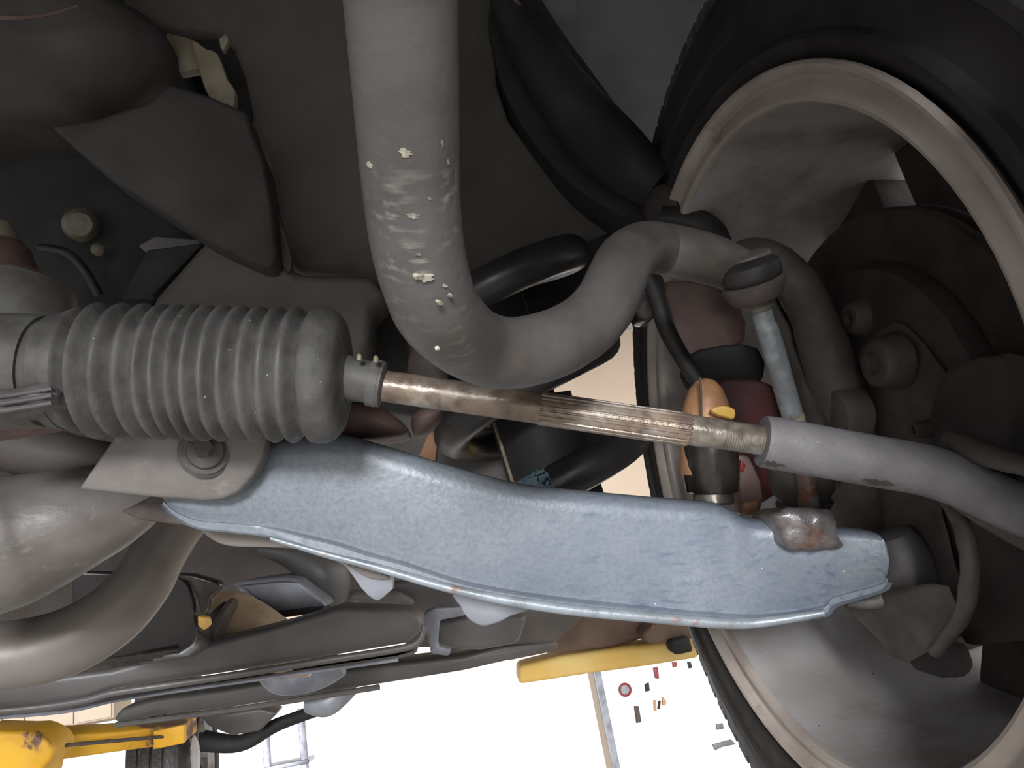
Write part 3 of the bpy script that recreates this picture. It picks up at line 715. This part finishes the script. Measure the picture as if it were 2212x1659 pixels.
bu = thing('arm_bushing', P(850, 950, 0.47), 'brown rounded pivot bushing of the arm right of the bellows', 'bushing')
pillow([(725, 880), (770, 868), (820, 880), (860, 905), (882, 930), (860, 945), (790, 950), (730, 945)], 0.45, 0.012, 0.03, 4).build('sleeve', redbrown_m, bu)
pillow([(890, 900), (920, 880), (955, 885), (940, 915), (910, 940), (892, 935)], 0.47, 0.008, 0.02, 4).build('end_cap', redbrown_m, bu)
pillow([(880, 790), (900, 740), (940, 740), (965, 790), (960, 850), (890, 850)], 0.50, 0.01, 0.03, 4).build('upper_cap', flake_m, bu)

# ------------------------------------------------------------------ frame rail and brackets above
fr = thing('frame_rail', P(800, 640, 0.5), 'broad brown-grey frame rail wall rising behind the stabilizer bar', 'frame rail')
plate([(150, -120), (205, 0), (345, 62), (380, 75), (470, 72), (500, 110), (520, 180), (537, 245), (548, 300), (575, 345), (590, 430), (598, 505), (608, 552), (640, 590), (830, 600), (880, 640), (960, 600), (985, 300), (975, -120)], lin(150, 0.53, 1060, 0.60), 0.05).build('web', frame_m, fr, bevel=0.008, seg=4)
plate([(560, 480), (598, 498), (606, 552), (640, 590), (800, 592), (838, 640), (800, 660), (798, 740), (770, 790), (700, 800), (320, 700), (330, 645), (440, 520)], 0.52, 0.05).build('lower_web', frame_m, fr, bevel=0.006, seg=3)
plate([(590, 440), (604, 500), (606, 560), (622, 588), (630, 560), (612, 490)], 0.515, 0.006, 2).build('seam', flake_m, fr, bevel=0.001)

wh = thing('wheelhouse_panel', P(1200, 600, 0.66), 'dark brown inner wheelhouse panel between the stabilizer bar legs', 'panel')
plate([(960, -100), (1060, -60), (1075, 60), (1074, 180), (1100, 260), (1160, 340), (1250, 420), (1350, 470), (1420, 470), (1430, 500), (1320, 505), (1250, 526), (1130, 560), (1020, 600), (960, 640)], lin(960, 0.61, 1430, 0.68), 0.03).build('sheet', frame2_m, wh, bevel=0.004)
tube_px([(960, 632, .60, 9), (1020, 604, .605, 10), (1130, 564, .61, 10), (1240, 528, .62, 9)], 6, 10).build('lower_edge', frame_m, wh)

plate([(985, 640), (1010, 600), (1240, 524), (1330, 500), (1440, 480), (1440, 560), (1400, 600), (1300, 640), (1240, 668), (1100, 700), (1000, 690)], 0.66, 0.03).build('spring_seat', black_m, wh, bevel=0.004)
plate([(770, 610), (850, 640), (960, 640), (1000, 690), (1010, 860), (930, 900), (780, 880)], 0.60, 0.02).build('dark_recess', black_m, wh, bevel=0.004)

ua = thing('upper_arm', P(1400, 470, 0.62), 'dark black upper suspension arm slanting from the frame to the wheel', 'suspension arm')
pillow([(1056, 40), (1078, -60), (1140, -40), (1215, 70), (1275, 150), (1340, 238), (1400, 306), (1452, 338), (1462, 395), (1440, 440), (1400, 478), (1350, 468), (1245, 408), (1150, 305), (1090, 200), (1068, 120)], 0.62, 0.0, 0.05, 3, centre=(1250, 230)).build('arm_body', black_m, ua)
tube_px([(1085, 0, .61, 30), (1140, 90, .61, 52), (1230, 220, .605, 66), (1330, 330, .60, 70), (1420, 405, .595, 50)], 8, 24).build('tube', black_m, ua)
tube_px([(1088, -30, .60, 6), (1150, 50, .60, 7), (1210, 122, .60, 3)], 6, 8).build('bright_edge', redbrown_m, ua)
lathe_px((1420, 440, 0.57), (1500, 470, 0.60), [(0, 30), (10, 44), (60, 48), (110, 46), (130, 36)], 28).build('ball_joint_cup', knuckle2_m, ua, jitter=0.001)
tube_px([(1430, 470, .57, 26), (1500, 480, .56, 32), (1545, 505, .55, 26), (1570, 530, .54, 16)], 6, 18).build('boot', blackrub_m, ua, jitter=0.001)

ln = thing('wheel_arch_liner', P(1420, 318, 0.72), 'grey speckled plastic wheel arch liner at the top beside the tyre', 'liner')
plate([(1040, -80), (1600, -120), (1562, 0), (1520, 80), (1480, 170), (1445, 260), (1418, 318), (1380, 330), (1300, 260), (1150, 130)], lin(1040, 0.70, 1560, 0.74), 0.01).build('rear_sheet', liner_m, ln, bevel=0.003)
box(MB(), (0.13, -0.06, 1.40), (0.50, -0.045, 1.72)).build('sun_shade_sheet', liner_m, ln, bevel=0.003)  # unseen sheet added beside the camera to keep the sun off the right end
lathe_px((1212, 22, 0.712), (1216, 18, 0.60), [(0, 34), (3, 34), (6, 26), (6, 1)], 28).build('clip', liner_m, ln)

# upper left group
dh = thing('engine_mount_body', P(160, 262, 0.46), 'large dark rounded casing in the upper left corner', 'casing')
pillow([(-300, -300), (120, -260), (240, -10), (345, 62), (362, 105), (355, 160), (312, 215), (230, 252), (120, 262), (-20, 264), (-300, 270)], 0.50, 0.05, 0.06, 4, centre=(-20, 40)).build('shell', gusset_m, dh)
tube_px([(-60, 36, .445, 5), (40, 38, .445, 5), (110, 30, .447, 4), (170, 12, .449, 3)], 5, 8).build('seam', redbrown_m, dh)

gs = plate([(105, 268), (200, 256), (310, 222), (368, 178), (450, 205), (532, 240), (548, 292), (572, 348), (588, 440), (596, 520), (600, 552), (588, 575), (566, 576), (530, 560), (440, 515), (340, 450), (250, 392), (160, 318)], lin(105, 0.47, 600, 0.50), 0.03)
o = gs.build('gusset_plate', gusset_m, bevel=0.006, seg=4)
tag(o, 'dark triangular gusset plate pointing down beside the frame rail at upper left', 'gusset')

lb = thing('latch_bracket', P(480, 240, 0.51), 'small light beige bent bracket in the gap at upper left', 'bracket')
plate([(348, 165), (352, 100), (360, 70), (412, 82), (440, 140), (425, 150), (380, 158)], 0.52, 0.008).build('arm', beige_m, lb, bevel=0.001)
plate([(412, 84), (445, 105), (470, 115), (490, 170), (508, 195), (500, 240), (465, 226), (442, 190), (428, 145)], 0.512, 0.008, 2).build('tongue', beige_m, lb, bevel=0.001)
plate([(472, 82), (488, 72), (494, 84), (482, 108), (476, 104)], 0.51, 0.006).build('tip', beige_m, lb, bevel=0.001)
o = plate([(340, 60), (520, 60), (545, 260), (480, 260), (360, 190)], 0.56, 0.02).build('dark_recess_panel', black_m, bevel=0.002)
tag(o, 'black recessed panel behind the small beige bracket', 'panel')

mb_ = thing('mounting_plate', P(200, 640, 0.5), 'dark mounting plate with a round bolt above the bellows', 'mounting plate')
plate([(-120, 230), (140, 250), (260, 390), (440, 520), (340, 640), (320, 720), (-120, 720)], 0.55, 0.02).build('plate', black_m, mb_, bevel=0.003)
lathe_px((174, 486, 0.54), (168, 480, 0.50), [(0, 36), (10, 36), (14, 30), (40, 30), (46, 24), (46, 1)], 24).build('bolt_head', bolt_m, mb_)
lathe_px((212, 540, 0.54), (208, 536, 0.52), [(0, 14), (20, 14), (24, 8), (24, 1)], 14).build('rivet', bolt_m, mb_)
tube_px([(85, 535, .53, 10), (140, 545, .53, 10), (180, 580, .53, 10), (215, 640, .53, 10)], 6, 10).build('cable', blackrub_m, mb_)
plate([(298, 530), (335, 510), (440, 518), (335, 610), (330, 560)], 0.53, 0.008).build('flap', boot_m, mb_, bevel=0.001)
plate([(318, 540), (440, 524), (328, 640), (260, 640)], 0.525, 0.008).build('box', black_m, mb_, bevel=0.001)

# ------------------------------------------------------------------ underfloor running back
ra = thing('floor_crossrail', P(500, 1500, 1.05), 'long dark grey floor rail with folded edge running across the lower left', 'rail')
plate([(-80, 1490), (100, 1462), (240, 1445), (400, 1402), (620, 1346), (730, 1312), (880, 1318), (910, 1332), (914, 1360), (880, 1390), (700, 1420), (500, 1452), (350, 1474), (240, 1490), (180, 1512), (60, 1528), (-80, 1540)], lin(-80, 0.95, 914, 1.08), 0.08).build('box', rail_m, ra, bevel=0.012, seg=4)
tube_px([(-80, 1541, .945, 8), (60, 1530, .96, 8), (180, 1513, .98, 8), (240, 1497, .99, 8), (350, 1481, 1.0, 8), (500, 1459, 1.02, 8), (700, 1427, 1.04, 8), (860, 1402, 1.06, 8), (905, 1384, 1.065, 7), (916, 1350, 1.07, 5)], 6, 10).build('folded_edge', rail_m, ra)
rb2 = thing('sill_flange', P(500, 1520, 1.2), 'lower pale-edged sill flange just below the dark floor rail', 'rail')
plate([(-80, 1540), (60, 1532), (180, 1516), (240, 1500), (500, 1465), (880, 1402), (905, 1392), (900, 1412), (860, 1424), (640, 1455), (420, 1486), (250, 1512), (140, 1536), (-80, 1556)], 1.12, 0.06).build('strip', rail_m, rb2, bevel=0.006)
tube_px([(-80, 1556, 1.11, 4), (140, 1537, 1.11, 4), (250, 1513, 1.11, 4), (420, 1487, 1.11, 4), (640, 1456, 1.11, 4), (860, 1425, 1.11, 4)], 5, 8).build('edge', alum_m, rb2)
rb3 = thing('rear_floor_rail', P(600, 1540, 1.6), 'second darker floor rail further back below the sill flange', 'rail')
plate([(240, 1556), (262, 1530), (330, 1510), (480, 1490), (640, 1462), (800, 1438), (1000, 1416), (1090, 1392), (1200, 1380), (1210, 1402), (1000, 1450), (800, 1482), (640, 1508), (480, 1532), (330, 1548), (262, 1568)], 1.6, 0.1).build('box', rail_m, rb3, bevel=0.012)
tube_px([(250, 1566, 1.59, 6), (480, 1536, 1.59, 6), (640, 1512, 1.59, 6), (820, 1484, 1.59, 6)], 5, 8).build('edge', frame2_m, rb3)

# transmission and heat shields behind the arm
tx = thing('transmission_case', P(640, 1330, 1.0), 'blue-grey cast transmission case behind the control arm at lower left', 'gearbox')
plate([(500, 1262), (600, 1248), (640, 1250), (700, 1300), (705, 1312), (590, 1326), (560, 1320)], 1.2, 0.15).build('case', alum_m, tx, bevel=0.006)
plate([(585, 1322), (700, 1310), (704, 1322), (588, 1338)], 1.19, 0.05).build('lip', black_m, tx, bevel=0.003)
tube_px([(506, 1262, 1.19, 5), (600, 1252, 1.19, 5), (640, 1254, 1.19, 5)], 3, 8).build('rib', alum_m, tx)
tube_px([(520, 1272, 1.19, 5), (580, 1322, 1.19, 5)], 3, 8).build('rib', alum_m, tx)
hs = thing('catalytic_converter', P(530, 1400, 1.1), 'tan heat-stained rounded exhaust converter beside the black pan', 'exhaust')
tube_px([(440, 1310, 1.15, 40), (475, 1335, 1.15, 64), (530, 1360, 1.15, 66), (600, 1400, 1.15, 60), (680, 1420, 1.15, 40)], 8, 28).build('can', tan_m, hs)
tube_px([(452, 1330, 1.09, 40), (468, 1345, 1.09, 58), (486, 1352, 1.09, 60)], 6, 28).build('dark_collar', flake_m, hs)
fp = thing('floor_pan', P(700, 1250, 1.5), 'brown pressed floor pan behind the control arm at lower middle', 'floor pan')
plate([(-250, 1000), (1000, 1140), (1300, 1300), (1200, 1390), (900, 1400), (700, 1330), (600, 1330), (420, 1420), (-250, 1500)], lin(-250, 1.25, 1300, 1.6), 0.05).build('sheet', frame_m, fp, bevel=0.01)
tube_px([(560, 1186, 1.3, 12), (640, 1200, 1.3, 34), (700, 1240, 1.3, 48), (720, 1275, 1.3, 36), (700, 1300, 1.3, 16)], 8, 20).build('bulge', rail_m, fp)
plate([(700, 1280), (860, 1278), (900, 1300), (880, 1318), (740, 1312)], 1.32, 0.05).build('step', cross_m, fp, bevel=0.01)
plate([(826, 1262), (900, 1250), (1000, 1275), (990, 1310), (900, 1325), (850, 1290)], 1.34, 0.05).build('step', rail_m, fp, bevel=0.01)
plate([(918, 1322), (940, 1312), (1000, 1308), (1005, 1330), (950, 1340), (945, 1395), (975, 1402), (970, 1418), (930, 1412), (925, 1370), (905, 1360)], 1.25, 0.03).build('hanger', alum_m, fp, bevel=0.004)
plate([(940, 1345), (1010, 1330), (1140, 1330), (1120, 1390), (1040, 1405), (950, 1402)], 1.36, 0.05).build('box_section', rail_m, fp, bevel=0.01)
mf = thing('muffler', P(650, 1480, 1.4), 'pale rounded exhaust muffler between the two floor rails', 'muffler')
tube_px([(560, 1440, 1.4, 16), (600, 1462, 1.4, 34), (650, 1462, 1.4, 36), (700, 1448, 1.4, 34), (740, 1436, 1.4, 22)], 6, 24).build('can', alum_m, mf)
tube_px([(660, 1520, 1.7, 18), (700, 1518, 1.7, 30), (730, 1500, 1.7, 28), (760, 1480, 1.7, 20)], 6, 24).build('tail_pipe', alum_m, mf)

# ------------------------------------------------------------------ vehicle lift arms
la = thing('vehicle_lift', P(260, 1650, 2.0), 'chipped yellow steel lift arm at the bottom left corner', 'vehicle lift')
plate([(85, 1592), (250, 1582), (395, 1566), (398, 1606), (250, 1626), (118, 1645), (100, 1620)], lin(85, 1.9, 398, 2.2), 0.12).build('beam', liftyel_m, la, bevel=0.008)
plate([(-120, 1596), (30, 1582), (70, 1584), (105, 1606), (112, 1640), (88, 1665), (60, 1720), (-120, 1740)], 1.85, 0.12, 2).build('pad', liftyel_m, la, bevel=0.012)
plate([(330, 1580), (398, 1566), (398, 1606), (330, 1620)], 2.12, 0.02).build('end_cap', liftyel_m, la, bevel=0.004)
tube_px([(120, 1612, 1.90, 4), (250, 1600, 2.0, 4), (395, 1588, 2.18, 3)], 4, 8).build('seam', flake_m, la)
lb2 = thing('vehicle_lift', P(1300, 1450, 1.9), 'rusty brown lift arm with yellow paint remains left of the large tyre', 'vehicle lift')
plate([(960, 1420), (1085, 1350), (1160, 1325), (1300, 1310), (1380, 1318), (1490, 1320), (1500, 1352), (1420, 1372), (1320, 1400), (1180, 1412), (1100, 1428)], lin(960, 2.0, 1500, 1.8), 0.12).build('beam', liftrust_m, lb2, bevel=0.01)
plate([(1385, 1372), (1425, 1335), (1440, 1318), (1490, 1310), (1512, 1345), (1515, 1385), (1400, 1392)], 1.76, 0.08).build('bracket', liftrust_m, lb2, bevel=0.008)
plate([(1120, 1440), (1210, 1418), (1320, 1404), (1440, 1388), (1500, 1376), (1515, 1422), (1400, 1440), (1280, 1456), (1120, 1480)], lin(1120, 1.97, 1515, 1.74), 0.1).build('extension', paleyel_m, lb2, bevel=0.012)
plate([(1448, 1385), (1490, 1376), (1498, 1408), (1460, 1416), (1450, 1405)], 1.73, 0.05).build('rubber_pad', black_m, lb2, bevel=0.006)

tube_px([(1470, 1360, 1.80, 34), (1600, 1345, 1.86, 34), (1760, 1330, 1.95, 34)], 4, 12).build('inner_arm', liftrust_m, lb2)
pe = P(1790, 1330, 1.95)
box(MB(), (pe.x - 0.06, pe.y - 0.12, 0), (pe.x + 0.18, pe.y + 0.14, 3.2)).build('post', liftyel_m, lb2, bevel=0.01)

# rear wheel far behind
RW = P(395, 1640, 2.75) + Vector((-0.12, 0, 0))
rw = build_wheel(RW, 'small rear wheel seen past the yellow lift arm at lower left', None, detail=False)
rx = thing('rear_axle', P(520, 1600, 2.6), 'dark rear axle beam and bracket beside the small rear wheel', 'axle')
tube_px([(440, 1600, 2.6, 22), (520, 1605, 2.6, 18), (600, 1565, 2.6, 14), (700, 1530, 2.6, 12)], 6, 14).build('beam', black_m, rx)
plate([(430, 1545), (500, 1540), (560, 1530), (600, 1540), (560, 1580), (500, 1590), (450, 1570)], 2.5, 0.1).build('spring_pad', rail_m, rx, bevel=0.01)

# ------------------------------------------------------------------ tool board on the wall to the right of the doorway
YB = YW - 0.08
a_, b_ = at_y(1296, 1450, YB), at_y(1700, 1450, YB)
tbm = box(MB(), (a_.x, YB, 0.2), (b_.x + 1.0, YB + 0.03, 2.6)).build('tool_board', white_m)
tag(tbm, 'bright white tool board on the far wall beside the tyre', 'tool board')
trm = box(MB(), (a_.x - 0.05, YB - 0.02, 0.2), (a_.x, YB + 0.03, 2.6)).build('trim_1', alum_m); tag(trm, kind='structure')
def on_board(px, py, off=0.01): return at_y(px, py, YB - off)
sg = thing('round_sign', on_board(1350, 1510), 'round red-ringed wall sign on the white tool board', 'sign')
c0 = on_board(1350, 1490)
lathe(MB(), c0, Vector((0, -1, 0)), [(0, 0.055), (0.01, 0.055), (0.012, 0.052), (0.012, 0.038), (0.008, 0.036), (0, 0.036)], 40, cap=False).build('ring', red_m, sg)
lathe(MB(), c0, Vector((0, -1, 0)), [(0, 0.036), (0.006, 0.036), (0.006, 0.0005)], 32).build('face', alum_m, sg)
tools = [('spanner', [(1371, 1525), (1380, 1525), (1386, 1560), (1376, 1562)], flake_m, 'brown handled tool hanging just below the round red sign'),
         ('socket_bar', [(1394, 1478), (1402, 1474), (1404, 1492), (1396, 1494)], black_m, 'small black tool right of the round red sign'),
         ('pliers', [(1412, 1442), (1422, 1440), (1424, 1466), (1416, 1464)], red_m, 'red gripped pliers hanging under the yellow lift arm'),
         ('screwdriver', [(1413, 1512), (1417, 1512), (1419, 1535), (1414, 1535)], orange_m, 'thin orange screwdriver in the middle of the tool board'),
         ('chisel', [(1424, 1514), (1428, 1513), (1426, 1532), (1422, 1531)], black_m, 'thin black chisel right of the orange screwdriver'),
         ('scraper', [(1432, 1505), (1440, 1515), (1438, 1524), (1431, 1522)], orange_m, 'short orange brown scraper right of the black chisel'),
         ('brush', [(1453, 1430), (1463, 1430), (1462, 1440), (1455, 1441)], red_m, 'small red brush near the upper corner of the tool board'),
         ('clamp', [(1486, 1430), (1492, 1428), (1496, 1442), (1490, 1444)], black_m, 'small black clamp at the top beside the tyre'),
         ('tape_reel', [(1548, 1564), (1562, 1562), (1564, 1574), (1550, 1577)], rail_m, 'grey square tape box low on the tool board beside the tyre'),
         ('hand_drill', [(1540, 1608), (1580, 1597), (1590, 1608), (1560, 1614), (1546, 1621)], rail_m, 'grey hand drill at the bottom of the board beside the tyre')]
for nm, ol, mm, lab in tools:
    vs = [on_board(x, y, 0.03) for x, y in ol]; nn = len(vs)
    vs += [v + Vector((0, 0.032, 0)) for v in vs]
    o = MB().add(vs, [tuple(range(nn)), tuple(range(2 * nn - 1, nn - 1, -1))] + [(i, (i + 1) % nn, nn + (i + 1) % nn, nn + i) for i in range(nn)]).build(nm, mm, bevel=0.004)
    tag(o, lab, 'tool')
cab = thing('wall_cabinet', at_y(100, 1580, 6.0), 'cream panelled metal cabinet far behind the left lift arm', 'cabinet')
p0, p1 = at_y(-200, 1585, 6.0), at_y(246, 1556, 6.0)
zt, zb = at_y(100, 1520, 6.0).z, at_y(120, 1574, 6.0).z
box(MB(), (p0.x, 6.0, zb), (p1.x, 6.4, zt)).build('carcass', wall_m, cab, bevel=0.01)
for fa, fb in ((0.02, 0.45), (0.48, 0.56), (0.58, 0.80), (0.82, 0.99)):
    xa, xb = p0.x + (p1.x - p0.x) * fa, p0.x + (p1.x - p0.x) * fb
    box(MB(), (xa, 5.985, zb + 0.01), (xb, 6.0, zt - 0.01)).build('door', wall_m, cab, bevel=0.003)

# pale storage rack in the bright doorway
ra_l, ra_r = at_y(575, 1600, 5.2), at_y(655, 1600, 5.2)
rk2 = thing('storage_rack', Vector(((ra_l.x + ra_r.x) / 2, 5.2, 0)), 'pale grey storage rack standing in the bright doorway', 'rack')
for x in (ra_l.x, ra_r.x):
    box(MB(), (x - 0.02, 5.18, 0), (x + 0.02, 5.22, 1.62)).build('post', alum_m, rk2, bevel=0.003)
for z in (0.5, 0.95, 1.32, 1.56):
    box(MB(), (ra_l.x - 0.02, 5.16, z), (ra_r.x + 0.02, 5.6, z + 0.025)).build('shelf', alum_m, rk2, bevel=0.003)
